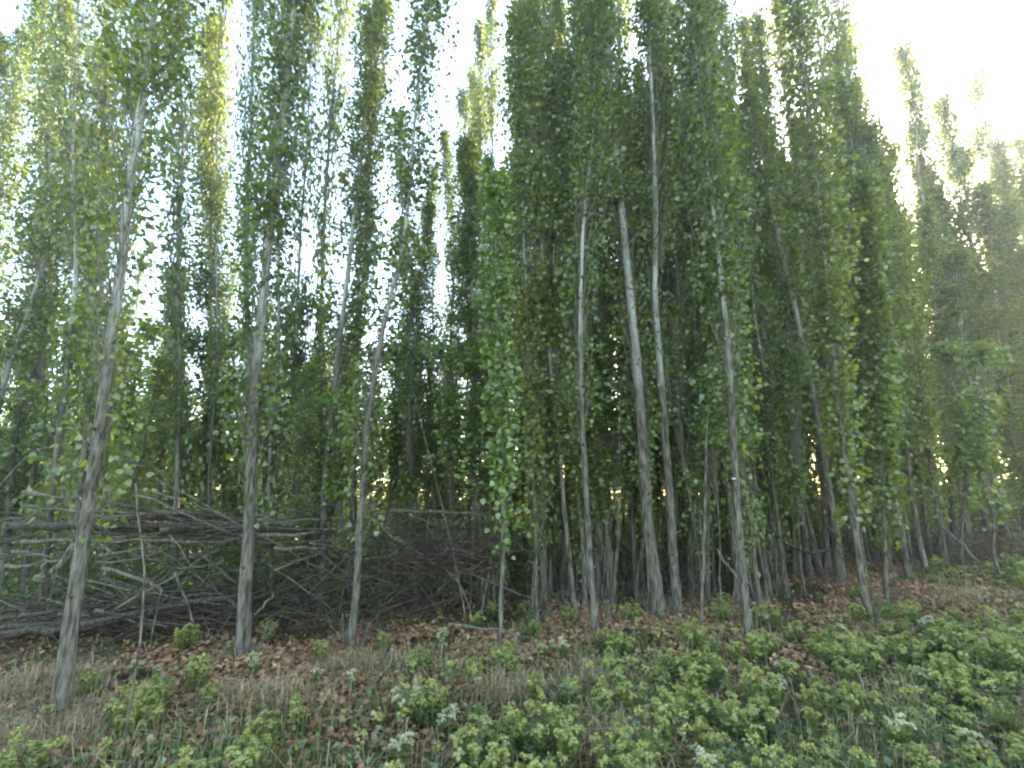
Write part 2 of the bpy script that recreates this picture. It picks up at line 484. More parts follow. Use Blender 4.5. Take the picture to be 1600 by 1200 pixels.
T('thickest old poplar of the multi-stemmed cluster, deeply fissured below and bare pale above', 'the thickest fissured trunk',
  [(1030, 965), (1012, 780), (997, 560), (985, 430), (968, 250)], 37, 12.5, 8, (4.6, 10.3, .95), (2.6, 14, .25), (0, 6.2, .2), .85)
T('tall poplar with a long bare whitish stem reaching the top of the picture', 'the tall whitish stem',
  [(1058, 962), (1043, 700), (1026, 470), (1027, 300), (1017, 60)], 26, 13.5, 9, (4.4, 13.2, .95), (2.6, 10, .2), (0, 9.6, .26), .8, .066)
T('poplar with a sawn-off side stub on its trunk, among dead leaves', 'the trunk with the sawn stub',
  [(1172, 1012), (1157, 840), (1150, 740), (1143, 580), (1125, 400), (1110, 280)], 21, 11.5, 10, (3.0, 11.3, .95), (2.2, 16, .22), (0, 4.0, .12), .85)
T('whip-thin pale sapling stem without leaves below, between the clustered trunks and the stubbed trunk', 'the whip-thin sapling',
  [(1093, 1003), (1098, 800), (1104, 650), (1117, 560)], 9, 4.6, 11, (2.6, 4.5, .3), None, None, .7, .07, 'poplar_sapling')
T('slender poplar leaning left at the grove edge where the dead leaves are reddest', 'the slender trunk by reddest leaves',
  [(1360, 978), (1334, 830), (1312, 640), (1297, 480), (1290, 400)], 17, 11, 12, (2.8, 10.8, .95), (1.5, 20, .22), None, .85)
T('dark poplar trunk leaning strongly left in front of the tall dense crown', 'the strongly leaning dark trunk',
  [(1316, 915), (1272, 650), (1242, 490), (1212, 360)], 22, 10.5, 13, (3.4, 10.3, .9), (2.4, 14, .25), (0, 5.2, .12), .7)
T('thin curved poplar stem, leaning left between stubbed trunk and strongly leaning trunk', 'the thin curved stem',
  [(1287, 912), (1262, 810), (1222, 690), (1196, 540), (1180, 420)], 12, 9, 14, (2.6, 8.8, .8), (1.8, 12, .2), None, .7)
T('twin-looking thin pale stem standing at the right end of the brush tangle', 'the thin stem ending the brush',
  [(756, 935), (753, 780), (742, 560), (735, 400)], 14, 8.6, 15, (3.2, 8.5, .8), (2.6, 8, .2), None, .7)
T('thin straight poplar stem right of the leafy sapling, bare at the bottom', 'the bare stem by the sapling',
  [(840, 985), (833, 760), (826, 560), (818, 380)], 11, 9.8, 16, (2.4, 9.6, .8), (1.4, 14, .2), None, .8)
T('sturdy shaded poplar trunk standing right behind the clean pale stem', 'the sturdy shaded trunk',
  [(957, 950), (943, 740), (930, 520), (925, 350)], 24, 12.5, 17, (3.4, 12.3, 1.05), (2.8, 12, .22), None, .95)
T('poplar stem on the right side of the thick multi-stemmed cluster, close against it', 'the right-hand stem of the cluster',
  [(1080, 932), (1074, 760), (1064, 560), (1050, 360)], 18, 12.5, 18, (2.8, 12.3, 1.0), (2.0, 16, .22), None, .95)
T('thin poplar right beside the bare leaf-littered mound, with leafy lower stem', 'the leafy trunk by the mound',
  [(1385, 955), (1380, 800), (1376, 680), (1368, 520)], 11, 6.8, 19, (1.6, 6.6, .5), (.9, 14, .2), None, .9, .075)
T('grey poplar leaning left behind the leaf-littered mound, first of three side by side', 'the first trunk behind the mound',
  [(1420, 905), (1398, 760), (1380, 600), (1365, 470)], 16, 10.5, 20, (2.6, 10.3, .95), (1.6, 16, .22), None, .85)
T('grey poplar behind the leaf-littered mound, middle one of three side by side', 'the middle trunk behind the mound',
  [(1447, 897), (1425, 760), (1408, 600), (1395, 500)], 15, 9.0, 21, (2.4, 8.9, .95), (1.4, 16, .22), None, .85)
T('grey poplar behind the leaf-littered mound, last of three side by side', 'the last trunk behind the mound',
  [(1478, 888), (1458, 760), (1432, 600), (1412, 480)], 15, 9.0, 22, (2.2, 8.9, .95), (1.2, 18, .22), None, .85)
T('pale poplar slanting right from outside the picture, beyond the left end of the log', 'the slanting trunk beyond the log',
  [(-70, 960), (-25, 740), (12, 580), (52, 465), (96, 330), (108, 270)], 22, 8.2, 23, (2.2, 8.0, 1.0), (1.3, 18, .25), None, .7)
T('dark thin poplar behind the big log, between the near leaning trunk and the brush', 'the dark trunk behind the log',
  [(128, 925), (132, 760), (135, 560), (138, 360)], 15, 12, 24, (2.2, 11.8, 1.0), (1.5, 16, .22), None, .85)
T('dark poplar trunk standing in the middle of the brush pile', 'the dark trunk amid the brush',
  [(247, 905), (250, 740), (266, 560), (272, 440)], 18, 6.8, 25, (2.0, 6.6, .85), (1.5, 12, .22), None, .9)
T('poplar with a dense unbroken column of leaves, behind the brush left of the fissured trunk', 'the dense leafy column',
  [(322, 925), (325, 740), (330, 540), (330, 360), (326, 150)], 15, 13, 26, (1.9, 12.8, .95), (1.5, 14, .22), None, 1.1)

# ------------------------------------------------------------------ repeated grove trees: a few grown variants, copied with their parts
def variant(seed, H, r0, crown, low, dens, lsize, shape=LEAF_KITE, lpb=30, gap=.30, wob=.10):
    rng = np.random.default_rng(seed)
    k = 9
    z = np.linspace(-.05, H, k)
    x = np.cumsum(rng.normal(size=k) * wob) ; y = np.cumsum(rng.normal(size=k) * wob)
    x -= np.linspace(x[0], x[-1], k); y -= np.linspace(y[0], y[-1], k)
    R = r0 * np.maximum(.08, 1 - z / H * .95) ** .85
    tm, C = trunk_mb(np.stack([x, y, z], -1), R, rng, sides=7, sub=20)
    z0, z1, w = crown
    lm, bm = grow_crown(rng, axis_of(C), z0, z1, w, int(30 * (z1 - z0) * dens), lpb, lsize, low, None, shape, gap)
    return (tm.mesh('trunk', M_BARK, True), lm, bm.mesh('branches', M_TWIG))

VAR = []
for i in range(9):
    r = random.Random(100 + i)
    v = variant(200 + i, 11.0, r.uniform(.045, .08), (r.uniform(1.0, 1.9), 10.9, r.uniform(.9, 1.2)), (.5, r.randint(10, 26), .3), r.uniform(.8, 1.0), .080)
    VAR.append((v[0], v[1].mesh('crown', M_LEAF), v[2]))
NV = len(VAR)
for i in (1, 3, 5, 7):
    me = VAR[i][1].copy(); me.materials[0] = M_LEAF_SUN_TINT
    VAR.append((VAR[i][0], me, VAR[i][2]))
SAP = []
for i in range(5):
    r = random.Random(300 + i)
    v = variant(400 + i, 4.0, r.uniform(.014, .022), (r.uniform(.5, 1.1), 3.95, r.uniform(.35, .6)), None, .75, .066, LEAF_BROAD, 24, .3, .06)
    SAP.append((v[0], v[1].mesh('crown', M_LEAF_LOW), v[2]))

def root_with_parts(name, meshes):
    o = bpy.data.objects.new(name, None); o.empty_display_size = .2
    COL.objects.link(o)
    for nm, me in zip(('trunk', 'crown', 'branches'), meshes):
        p = put(nm, me, o)
        if nm != 'trunk': p['kind'] = 'stuff'
    return o

def copy_tree(src):
    c = src.copy(); COL.objects.link(c)
    for ch in src.children:
        d = ch.copy(); COL.objects.link(d); d.parent = c
    return c

PROTO = {}
def place(kind, k, base, top, width, spin):
    lib = VAR if kind == 'poplar_tree' else SAP
    key = (kind, k)
    if key not in PROTO:
        o = PROTO[key] = root_with_parts(kind, lib[k])
    else:
        o = copy_tree(PROTO[key])
    d = Vector(top) - Vector(base)
    hb = 11.0 if kind == 'poplar_tree' else 4.0
    o.location = base
    q = Vector((0, 0, 1)).rotation_difference(d.normalized()) @ Quaternion((0, 0, 1), spin)
    o.rotation_euler = q.to_euler()
    o.scale = (width, width, d.length / hb)
    return o

def near_phrase(px):
    return min(HERO, key=lambda h: abs(h[0] - px))[1]

GROVE = []
rnd = random.Random(7)
def grove_tree(x, y, px_top=None, py_top=None, H=None, width=1.0, kind='poplar_tree'):
    b = np.array([x, y, float(ground_z(x, y)) - .03])
    if px_top is not None:
        top = on_plane(px_top, py_top, y)
    else:
        top = b + np.array([rnd.gauss(0, .05) * H * .5, rnd.gauss(0, .05) * H * .5, H])
    k = rnd.randrange(NV if kind == 'poplar_tree' else len(SAP))
    if kind == 'poplar_tree' and x / y > .45 and rnd.random() < min(1, (x / y - .35) * 1.6): k = NV + rnd.randrange(len(VAR) - NV)  # right-hand trees take the crowns with sun glow painted into the leaves
    o = place(kind, k, tuple(b), tuple(top), width * rnd.uniform(.9, 1.1), rnd.uniform(0, 6.28))
    GROVE.append((o, b, top, kind))
    return o

# trees whose crown shows as a column of its own: (x at base row, x and y of the top, distance, width)
for xb, xt, yt, Y, w in [(40, 95, -20, 7.6, .95), (-60, 0, 70, 7.0, .9), (150, 195, -260, 7.4, 1.0), (75, 70, -60, 7.8, 1.0), (108, 128, -220, 6.6, 1.0), (190, 222, -240, 8.2, .8), (296, 300, -260, 7.4, .8), (352, 352, -200, 8.0, .7), (410, 420, -280, 7.6, .8), (505, 560, -280, 8.6, .9), (655, 668, 330, 9.0, .7), (735, 722, 150, 10.6, .9), (690, 678, 270, 11.6, .9), (770, 752, 50, 10.2, .9), (655, 650, 430, 9.2, .8), (1248, 1182, 40, 9.2, .95), (1275, 1212, -20, 9.8, .95), (1500, 1432, 200, 12.6, 1.4), (1562, 1500, 250, 13.2, 1.5), (1622, 1560, 230, 13.8, 1.5), (1452, 1388, 240, 11.6, 1.3), (20, 40, 60, 9.0, 1.0), (450, 445, -300, 7.2, .95), (470, 520, -260, 8.2, .85),
                         (560, 605, -240, 7.8, .95), (622, 622, 190, 9.5, .8), (700, 695, 215, 11, .75), (748, 738, 120, 12.5, .9), (716, 722, 400, 8.4, .85),
                         (795, 770, -60, 9.2, .75), (846, 830, -240, 7.6, .95), (880, 872, -320, 8.6, 1.05), (925, 905, -300, 7.7, 1.0), (985, 955, -300, 8.4, 1.05),
                         (1090, 1050, -300, 7.9, 1.0), (1135, 1085, -260, 8.6, 1.05), (1185, 1120, -140, 8.2, .95), (1226, 1160, 40, 9.6, .9), (1330, 1262, -170, 8.8, 1.3),
                         (1366, 1296, -60, 9.4, 1.15), (1350, 1320, 60, 10.5, 1.0), (1400, 1356, 330, 10.8, 1.0), (1478, 1408, 85, 12.0, 1.3), (1530, 1472, 165, 13.0, 1.25),
                         (1595, 1528, 125, 14.0, 1.4), (1665, 1590, 225, 15.0, 1.4), (1455, 1408, 380, 10.6, 1.1), (1500, 1450, 330, 11.5, 1.0), (1590, 1535, 300, 12.5, 1.1), (1640, 1575, 330, 12.2, 1.2), (1700, 1612, 270, 12.8, 1.2), (1560, 1500, 400, 11.4, 1.2), (1620, 1545, 430, 11.0, 1.1), (1680, 1600, 400, 11.6, 1.2),
                         (1730, 1650, 250, 13.5, 1.2), (1530, 1462, 300, 12.8, 1.2), (1655, 1560, 260, 15.0, 1.3), (1540, 1440, 260, 14.5, 1.2), (1720, 1590, 330, 16.5, 1.3)]:
    p = on_plane(xb, 780, Y)
    grove_tree(p[0], Y, xt, yt, width=w * .8)

# skyline of the grove as it shows between and above the front trees: lower where the sky comes through
SKY_X = [-200, 0, 30, 235, 255, 288, 300, 368, 378, 394, 404, 618, 634, 692, 705, 760, 775, 1150, 1175, 1195, 1210, 1340, 1366, 1400, 1440, 1500, 1540, 1600, 1800]
SKY_Y = [150, 120, 20, 20, 470, 470, -200, -200, 300, 300, -200, -200, 470, 470, 200, 110, -300, -300, 60, 60, -100, -100, 330, 300, 280, 300, 260, 270, 300]
def sky_top(px):
    return float(np.interp(px, SKY_X, SKY_Y))

cells = []
yy = 5.0
while yy < 24:
    step = 1.5 if yy < 12 else 1.9
    xx = -1.25 * yy - 2.5
    while xx < 1.25 * yy + 2.5:
        x, y = xx + rnd.uniform(-.5, .5) * step, yy + rnd.uniform(-.5, .5) * step
        cells.append((x, y)); xx += step
    yy += step
for x, y in cells:
    if y < front_y(x) + .9: continue
    if any(abs(h[2][0] - x) + abs(h[2][1] - y) < .45 for h in HERO): continue
    pxb, pyb = project((x, y, 1.0))
    if pxb < -120 or pxb > 1720: continue
    H = rnd.uniform(9.5, 13.5)
    w = rnd.uniform(.6, .95)
    low_here = rnd.uniform(500, 640) if rnd.random() < .92 else 0
    if pxb < 735 and rnd.random() < (.75 if y < 12 else .35): continue
    while H > 3.4:
        pt = project((x, y, H))
        half = .40 * w / y * FPX * .8
        lim = max(sky_top(pt[0]), sky_top(pt[0] - half), sky_top(pt[0] + half))
        if pt[0] < 735 and low_here: lim = max(lim, low_here)
        if pt[1] > lim: break
        H -= .25
    if H < 4.2: w *= .7
    grove_tree(x, y, H=H, width=w)

# many thin pole trees crowd the front rows of the centre and the right
for i in range(135):
    for _try in range(60):
        x = rnd.uniform(-1.6, 11); y = float(front_y(x)) + rnd.uniform(.25, 4.0)
        qx = project((x, y, 1.0))[0]
        if x < .9 * y and not 585 < qx < 765 and not (950 < qx < 1075 and y < 8.8) and all(abs(h[2][0] - x) + abs(h[2][1] - y) > .3 for h in HERO): break
    H = rnd.uniform(6.5, 12.5)
    while H > 4 and project((x, y, H))[1] < sky_top(project((x, y, H))[0]): H -= .25
    grove_tree(x, y, H=H, width=rnd.uniform(.36, .62))

# understorey saplings with bright low leaves
SAPS = [(525, 975, 530, 640, .9), (1390, 940, 1385, 560, .9), (700, 960, 690, 560, 1), (1215, 930, 1190, 470, 1.1), (1130, 960, 1120, 520, 1), (1000, 960, 1005, 560, .8),
        (480, 940, 480, 500, 1.2), (650, 950, 640, 520, 1.1), (60, 960, 70, 560, 1.2), (190, 930, 200, 560, 1.2), (300, 930, 300, 540, 1.2), (860, 965, 850, 540, 1),
        (1260, 930, 1230, 520, 1.1), (1500, 880, 1480, 560, 1.2), (1560, 880, 1540, 560, 1.2), (430, 950, 430, 560, 1.1), (590, 950, 590, 560, 1)]
for xb, yb, xt, yt, w in SAPS:
    b = on_ground(xb, yb)
    grove_tree(b[0], b[1], xt, yt, width=w, kind='poplar_sapling')
for _ in range(110):
    for _try in range(50):
        y = rnd.uniform(5.5, 15); x = rnd.uniform(-1.15, 1.15) * y
        if y > front_y(x) + .5 and not (x < -.5 and y < 7.4): break
    grove_tree(x, y, H=rnd.uniform(2.4, 5.6), width=rnd.uniform(.9, 1.6), kind='poplar_sapling')

# labels for the repeated trees: which front trunk they stand behind, how deep, how they lean
MARKS = HERO + [(1530, 'the pale leaning pole', on_plane(1532, 880, 8.2))]
for o, b, top, kind in GROVE:
    px, _ = project((b[0], b[1], 1.0))
    hero = min(MARKS, key=lambda h: abs(project((h[2][0], h[2][1], 1.0))[0] - px))
    gapm = b[1] - hero[2][1]
    hp = project((hero[2][0], hero[2][1], 1.0))[0]
    side = 'behind' if abs(px - hp) < 14 else 'left of' if px < hp else 'right of'
    deep = ', close' if gapm < 2.2 else ', some rows back,' if gapm < 5.5 else ', deep back,' if gapm < 10 else ', farthest back,'
    lean = top[0] - b[0]
    tilt = 'left-leaning' if lean < -.35 else 'right-leaning' if lean > .35 else 'upright'
    noun = 'leafy sapling' if kind == 'poplar_sapling' else ('short poplar' if top[2] < 7 else 'tall poplar')
    o['label'] = f'{tilt} {noun}{deep} {side} {hero[1]}'
    o['category'] = 'sapling' if kind == 'poplar_sapling' else 'tree'
    o['group'] = 'leafy saplings under the poplars' if kind == 'poplar_sapling' else 'poplars crowded inside the grove'

RANK = ('nearest', 'second-nearest', 'third-nearest', 'fourth-nearest', 'fifth-nearest', 'sixth-nearest', 'seventh-nearest', 'eighth-nearest', 'ninth-nearest', 'tenth-nearest', 'eleventh-nearest', 'twelfth-nearest')
def single_out(objs):
    # things that would read alike are told apart by their order from the viewer
    by = {}
    for o in objs:
        by.setdefault((o['group'], o['label']), []).append(o)
    for (g, l), os_ in by.items():
        if 1 < len(os_) <= 12:
            for r_, o in zip(RANK, sorted(os_, key=lambda q: q.location.x ** 2 + q.location.y ** 2)):
                o['label'] = r_ + ' ' + l
single_out([g[0] for g in GROVE])

# far wood that closes the view behind the grove
def far_woods():
    rng = np.random.default_rng(55)
    n = 52000
    x = rng.uniform(-52, 60, n); y = rng.uniform(26, 38, n)
    h = 5.2 + 1.3 * np.sin(x * .55) + 1.1 * np.sin(x * 1.3 + 1) + .9 * np.sin(x * 2.9) + .14 * np.maximum(0, x)
    z = h * rng.uniform(0, 1, n) ** .8
    mb = MB()
    P = np.stack([x, y, z + ground_z(x, y)], -1)
    leaves(mb, P, rng.normal(size=(n, 3)) + np.array([0, 0, -.3]), rng.uniform(.22, .45, n), rng, .4 + .2 * np.sin(x * .9 + z) + rng.normal(size=n) * .1, LEAF_KITE)
    tag(mb.build('far_woods', M_LEAF), 'distant green wood seen low between the trunks', kind='stuff')
far_woods()

def undergrowth():
    rng = np.random.default_rng(56)
    n = 90000
    y = rng.uniform(7, 26, n); x = rng.uniform(-1.25, 1.25, n) * y
    k = y > front_y(x) + 2.4
    x, y = x[k], y[k]; n = len(x)
    h = np.clip(.55 + .55 * np.sin(x * 1.1 + .5) * np.sin(y * .9) + .06 * (y - 8), .1, 2.2)
    mb = MB()
    P = np.stack([x, y, ground_z(x, y) + h * rng.uniform(0, 1, n)], -1)
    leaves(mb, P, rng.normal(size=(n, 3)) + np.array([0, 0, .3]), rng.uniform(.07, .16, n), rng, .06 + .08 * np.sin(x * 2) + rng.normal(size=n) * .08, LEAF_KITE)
    tag(mb.build('undergrowth', M_LEAF), 'dark leafy undergrowth on the floor deep inside the grove', kind='stuff')
undergrowth()

# ------------------------------------------------------------------ sawn stub on one trunk
def stub():
    p = on_plane(1147, 748, on_ground(1172, 1012)[1] - .07)
    par = [o for o in bpy.data.objects if o.get('label', '').startswith('poplar with a sawn-off')][0]
    base = np.array(par.location)
    q = p - base
    a = np.array([q[0] + .035, q[1] + .06, q[2] - .16])
    mb = MB(); tubes(mb, np.stack([a, (a + q) / 2 + np.array([-.008, 0, 0]), q]), [.03, .026, .024], 8, .5)
    s = mb.build('stub', M_BARK, par, smooth=True)
    ang = np.linspace(0, 2 * math.pi, 9, endpoint=False)
    d = unit(q - a); u = unit(np.cross(d, [0, 1, 0.2])); v = np.cross(d, u)
    rim = q + d * .002 + .024 * (np.cos(ang)[:, None] * u + np.sin(ang)[:, None] * v)
    m2 = MB(); m2.add(rim, [list(range(9))]); m2.build('cut_face', M_CUT, s)
stub()

# ------------------------------------------------------------------ brush pile: every log and branch a thing
def log(name, pts, rpx, label, mat=None, group=None, seed=0, cut=False, cat='branch', taper=.45, sides=7):
    """pts: (x, y, distance) along the branch."""
    rng = np.random.default_rng(seed + int(pts[0][0] * 7 + pts[0][1]) % 9973)
    W = np.array([on_plane(x, y, d) for x, y, d in pts])
    for w in W:
        w[2] = max(w[2], float(ground_z(w[0], w[1])) + .005)
    org = W.mean(0)
    s = np.concatenate([[0], np.cumsum(np.linalg.norm(np.diff(W, axis=0), axis=1))])
    k = max(6, int(s[-1] / .18))
    ss = np.linspace(0, s[-1], k)
    C = np.stack([np.interp(ss, s, W[:, i]) for i in range(3)], -1)
    C[1:-1] += (C[:-2] + C[2:] - 2 * C[1:-1]) * .4
    r = rpx / FPX * pts[0][2]
    C[1:-1] += rng.normal(size=(k - 2, 3)) * min(.013, r * .8)
    R = r * np.linspace(1, taper, k) * rng.uniform(.9, 1.1, k)
    mb = MB(); tubes(mb, C - org, R, sides, .5, cap=True, rough=1 + .08 * rng.normal(size=(1, k, sides)))
    o = mb.build(name, mat or M_DEAD, smooth=True)
    o.location = org
    tag(o, label, cat, group)
    if cut:
        d = unit(C[0] - C[1]); u = unit(np.cross(d, [0, 0, 1.0])); v = np.cross(d, u)
        a = np.linspace(0, 2 * math.pi, 10, endpoint=False)
        m2 = MB(); m2.add(C[0] - org + d * .003 + R[0] * .95 * (np.cos(a)[:, None] * u + np.sin(a)[:, None] * v), [list(range(10))])
        m2.build('cut_end', M_STICK, o)
    return o

log('fallen_log', [(20, 820, 6.2), (150, 821, 6.2), (300, 822, 6.3), (420, 826, 6.4), (520, 832, 6.6)], 6.5, 'thick grey fallen log lying level across the top of the brush pile', cut=True, cat='log')
log('fallen_log', [(-60, 1000, 5.6), (90, 982, 5.6), (200, 960, 5.7), (330, 935, 5.9)], 7, 'dark split log low in the brush pile, rising to the right behind the near trunk', cat='log')
log('fallen_log', [(-70, 985, 5.8), (60, 978, 5.8), (180, 968, 5.9), (300, 950, 6.0)], 5, 'weathered pole lying along the top of the dark split log', cat='log')
log('dead_branch', [(36, 769, 6.4), (80, 772, 6.4), (120, 780, 6.4)], 3.2, 'short dead branch sticking out above the thick log, upper one of two', M_STICK)
log('dead_branch', [(38, 790, 6.3), (90, 795, 6.3), (200, 802, 6.4)], 3.2, 'dead branch sticking out above the thick log, lower one of two', M_STICK)
log('dead_branch', [(35, 846, 6.1), (150, 846, 6.1), (230, 846, 6.1), (330, 846, 6.2), (400, 842, 6.3)], 3.2, 'long level pale branch just under the thick log', M_STICK)
log('dead_branch', [(8, 883, 6.0), (60, 880, 6.0), (105, 874, 6.0)], 3.0, 'short pale branch pointing left below the log end', M_STICK)
log('dead_branch', [(20, 862, 6.1), (60, 868, 6.1), (100, 874, 6.1)], 2.2, 'thin stick meeting the short pale branch below the log end', M_STICK)
log('dead_branch', [(118, 850, 5.8), (100, 875, 5.8), (82, 894, 5.8)], 6, 'broken grey stump of a limb hanging beside the near leaning trunk', M_STICK, taper=.8)
log('dead_branch', [(170, 784, 6.0), (215, 795, 6.0), (250, 803, 6.1), (330, 830, 6.2)], 3.6, 'dark crooked branch slanting down onto the thick log', M_DEAD)
log('dead_branch', [(212, 773, 5.9), (270, 795, 5.9), (320, 818, 6.0), (362, 834, 6.1)], 2.0, 'thin pale branch slanting down right across the brush top', M_STICK)
log('dead_branch', [(182, 740, 5.8), (195, 758, 5.8), (214, 774, 5.9)], 1.4, 'wispy twig curling up from the brush top', M_STICK)
log('dead_branch', [(160, 813, 6.1), (230, 806, 6.2), (300, 805, 6.3), (390, 812, 6.4)], 3.6, 'weathered branch lying close above the thick log', M_DEAD)
log('dead_branch', [(230, 800, 6.3), (300, 806, 6.4), (385, 813, 6.5), (470, 818, 6.6)], 3.2, 'long branch running along the brush top to the fissured trunk', M_STICK)
log('dead_branch', [(155, 868, 5.9), (190, 864, 5.9), (222, 855, 6.0), (250, 852, 6.1)], 2.4, 'thin curved branch under the level pale branch', M_STICK)
log('dead_branch', [(150, 878, 6.0), (210, 876, 6.0), (250, 866, 6.0), (268, 852, 6.0)], 1.8, 'thin stick with a broken pale tip in mid pile', M_STICK)
log('dead_branch', [(160, 888, 5.4), (215, 902, 5.4), (240, 912, 5.4), (254, 922, 5.4)], 2.6, 'pale bent branch whose elbow hangs in front of the brush pile', M_STICK, taper=.9)
log('dead_branch', [(254, 920, 5.4), (246, 960, 5.35), (232, 1005, 5.3), (228, 1050, 5.3)], 1.5, 'thin stick hanging down from the elbow of the bent branch', M_STICK)
log('dead_branch', [(180, 952, 5.4), (225, 925, 5.5), (290, 888, 5.7), (347, 858, 5.9)], 1.8, 'long straight twig rising right through the bent branch elbow', M_STICK)
log('dead_branch', [(372, 912, 5.9), (340, 888, 5.9), (308, 866, 6.0)], 2.4, 'short stick slanting against the fissured trunk', M_DEAD)
log('dead_branch', [(370, 950, 5.8), (345, 928, 5.9), (325, 905, 6.0)], 2.2, 'lower short stick slanting against the fissured trunk', M_DEAD)
log('dead_branch', [(330, 1030, 5.2), (345, 1005, 5.3), (362, 985, 5.4)], 1.4, 'pale twig leaning on the foot of the fissured trunk, left one', M_STICK)
log('dead_branch', [(345, 1038, 5.15), (358, 1010, 5.2), (372, 985, 5.3)], 1.6, 'pale twig leaning on the foot of the fissured trunk, right one', M_STICK)
log('dead_branch', [(192, 1200, 3.3), (205, 1090, 3.32), (222, 960, 3.35), (228, 880, 3.37), (220, 800, 3.4), (212, 755, 3.42)], 1.8, 'tall thin bare shoot standing in front of the brush pile', M_STICK, taper=.5, cat='shoot')
log('dead_branch', [(250, 830, 5.9), (330, 822, 6.2), (430, 829, 6.4), (500, 836, 6.5)], 3.5, 'dark branch under the thick log end near the fissured trunk', M_DEAD)
log('dead_branch', [(404, 812, 6.2), (450, 815, 6.2), (500, 813, 6.2)], 2.6, 'upper level branch right of the fissured trunk', M_STICK)
log('dead_branch', [(402, 822, 6.2), (455, 827, 6.2), (512, 830, 6.2)], 3.2, 'second level branch right of the fissured trunk', M_DEAD)
log('dead_branch', [(404, 837, 6.1), (460, 837, 6.2), (512, 831, 6.3), (545, 828, 6.4)], 3.4, 'third level branch right of the fissured trunk, curving up', M_STICK)
log('dead_branch', [(430, 856, 6.2), (480, 860, 6.2), (535, 850, 6.4)], 2.6, 'sagging branch below the level branches right of the fissured trunk', M_STICK)
log('dead_branch', [(428, 892, 6.0), (465, 880, 6.1), (505, 860, 6.2)], 1.7, 'thin twig slanting up to the silvery stem', M_STICK)
log('dead_branch', [(400, 961, 5.7), (412, 945, 5.7), (427, 925, 5.8)], 2.6, 'pale broken stick right of the fissured trunk foot', M_STICK)
log('dead_branch', [(412, 800, 6.4), (435, 775, 6.4), (470, 740, 6.4)], 2.2, 'thin branch rising right from the brush beside the fissured trunk', M_STICK)
log('dead_branch', [(610, 798, 7.0), (650, 800, 7.0), (700, 799, 7.0), (760, 804, 7.1)], 3.2, 'long level branch on top of the twig tangle', M_STICK)
log('dead_branch', [(640, 803, 6.8), (665, 812, 6.8), (685, 828, 6.8)], 2.0, 'arched twig under the level branch of the tangle', M_STICK)
log('dead_branch', [(660, 822, 6.8), (690, 815, 6.8), (715, 802, 6.8)], 2.0, 'thin curved branch on the tangle, upper one', M_STICK)
log('dead_branch', [(690, 826, 6.7), (710, 820, 6.7), (720, 810, 6.7)], 2.0, 'thin curved branch on the tangle, lower one', M_STICK)
log('dead_branch', [(615, 838, 6.5), (650, 856, 6.5), (680, 868, 6.5)], 2.0, 'pale twig slanting down through the reddish tangle', M_STICK)
log('dead_branch', [(610, 850, 6.5), (645, 860, 6.5), (672, 882, 6.5)], 1.6, 'lower pale twig slanting through the reddish tangle', M_STICK)
log('dead_branch', [(690, 882, 6.5), (715, 905, 6.4), (733, 932, 6.3), (738, 965, 6.2)], 1.6, 'long thin stem drooping right of the reddish tangle', M_STICK)
log('dead_branch', [(712, 842, 7.0), (740, 838, 7.0), (775, 842, 7.0)], 3.6, 'thick grey branch at the right end of the tangle', M_DEAD)
log('dead_branch', [(705, 880, 6.8), (735, 885, 6.8), (770, 876, 6.8)], 2.4, 'sagging grey branch low at the right end of the tangle', M_DEAD)
log('dead_branch', [(700, 975, 5.7), (740, 980, 5.7), (790, 985, 5.7), (838, 997, 5.7)], 2.2, 'pale bare stick lying low across the leafy sapling foot', M_STICK)
log('dead_branch', [(1468, 818, 8.6), (1500, 850, 8.4), (1532, 880, 8.2)], 1.9, 'pale straight pole leaning over the weeds, alone at the right', M_STICK, taper=.8, cat='pole')
log('dead_branch', [(1315, 716, 7.2), (1360, 732, 7.2), (1405, 752, 7.1)], 1.6, 'thin bare twig slanting between the right-hand trunks', M_STICK)
log('dead_branch', [(1195, 828, 8.4), (1260, 866, 8.4), (1320, 858, 8.5)], 3.2, 'dark fallen branch lodged behind the strongly leaning trunk', M_DEAD)
log('dead_branch', [(1290, 822, 7.8), (1312, 845, 7.8), (1316, 866, 7.7)], 3.4, 'broken stub of branch caught on the strongly leaning trunk', M_DEAD)
log('dead_branch', [(1120, 858, 7.0), (1150, 900, 6.8), (1178, 950, 6.5)], 2.2, 'thin stick leaning behind the trunk with the sawn stub', M_STICK)
log('dead_branch', [(960, 470, 8.0), (1000, 520, 8.0), (1060, 590, 8.0)], 2.6, 'dark dead limb slanting down high up among the clustered trunks', M_DEAD)
log('dead_branch', [(1450, 935, 8.0), (1500, 945, 7.9), (1560, 940, 8.0)], 4, 'dark dead branch lying on the leaf-littered mound, farther one', M_DEAD)
log('dead_branch', [(1440, 968, 7.0), (1480, 972, 6.9), (1530, 966, 7.0)], 5, 'dark dead branch lying on the leaf-littered mound, nearer one', M_DEAD)
log('dead_branch', [(0, 760, 6.6), (60, 690, 6.6), (125, 706, 6.6)], 1.8, 'thin twig arching beyond the log end', M_STICK)
log('dead_branch', [(182, 718, 6.4), (205, 722, 6.4), (240, 730, 6.5)], 3.0, 'short dark snag above the brush beside the near leaning trunk', M_DEAD)

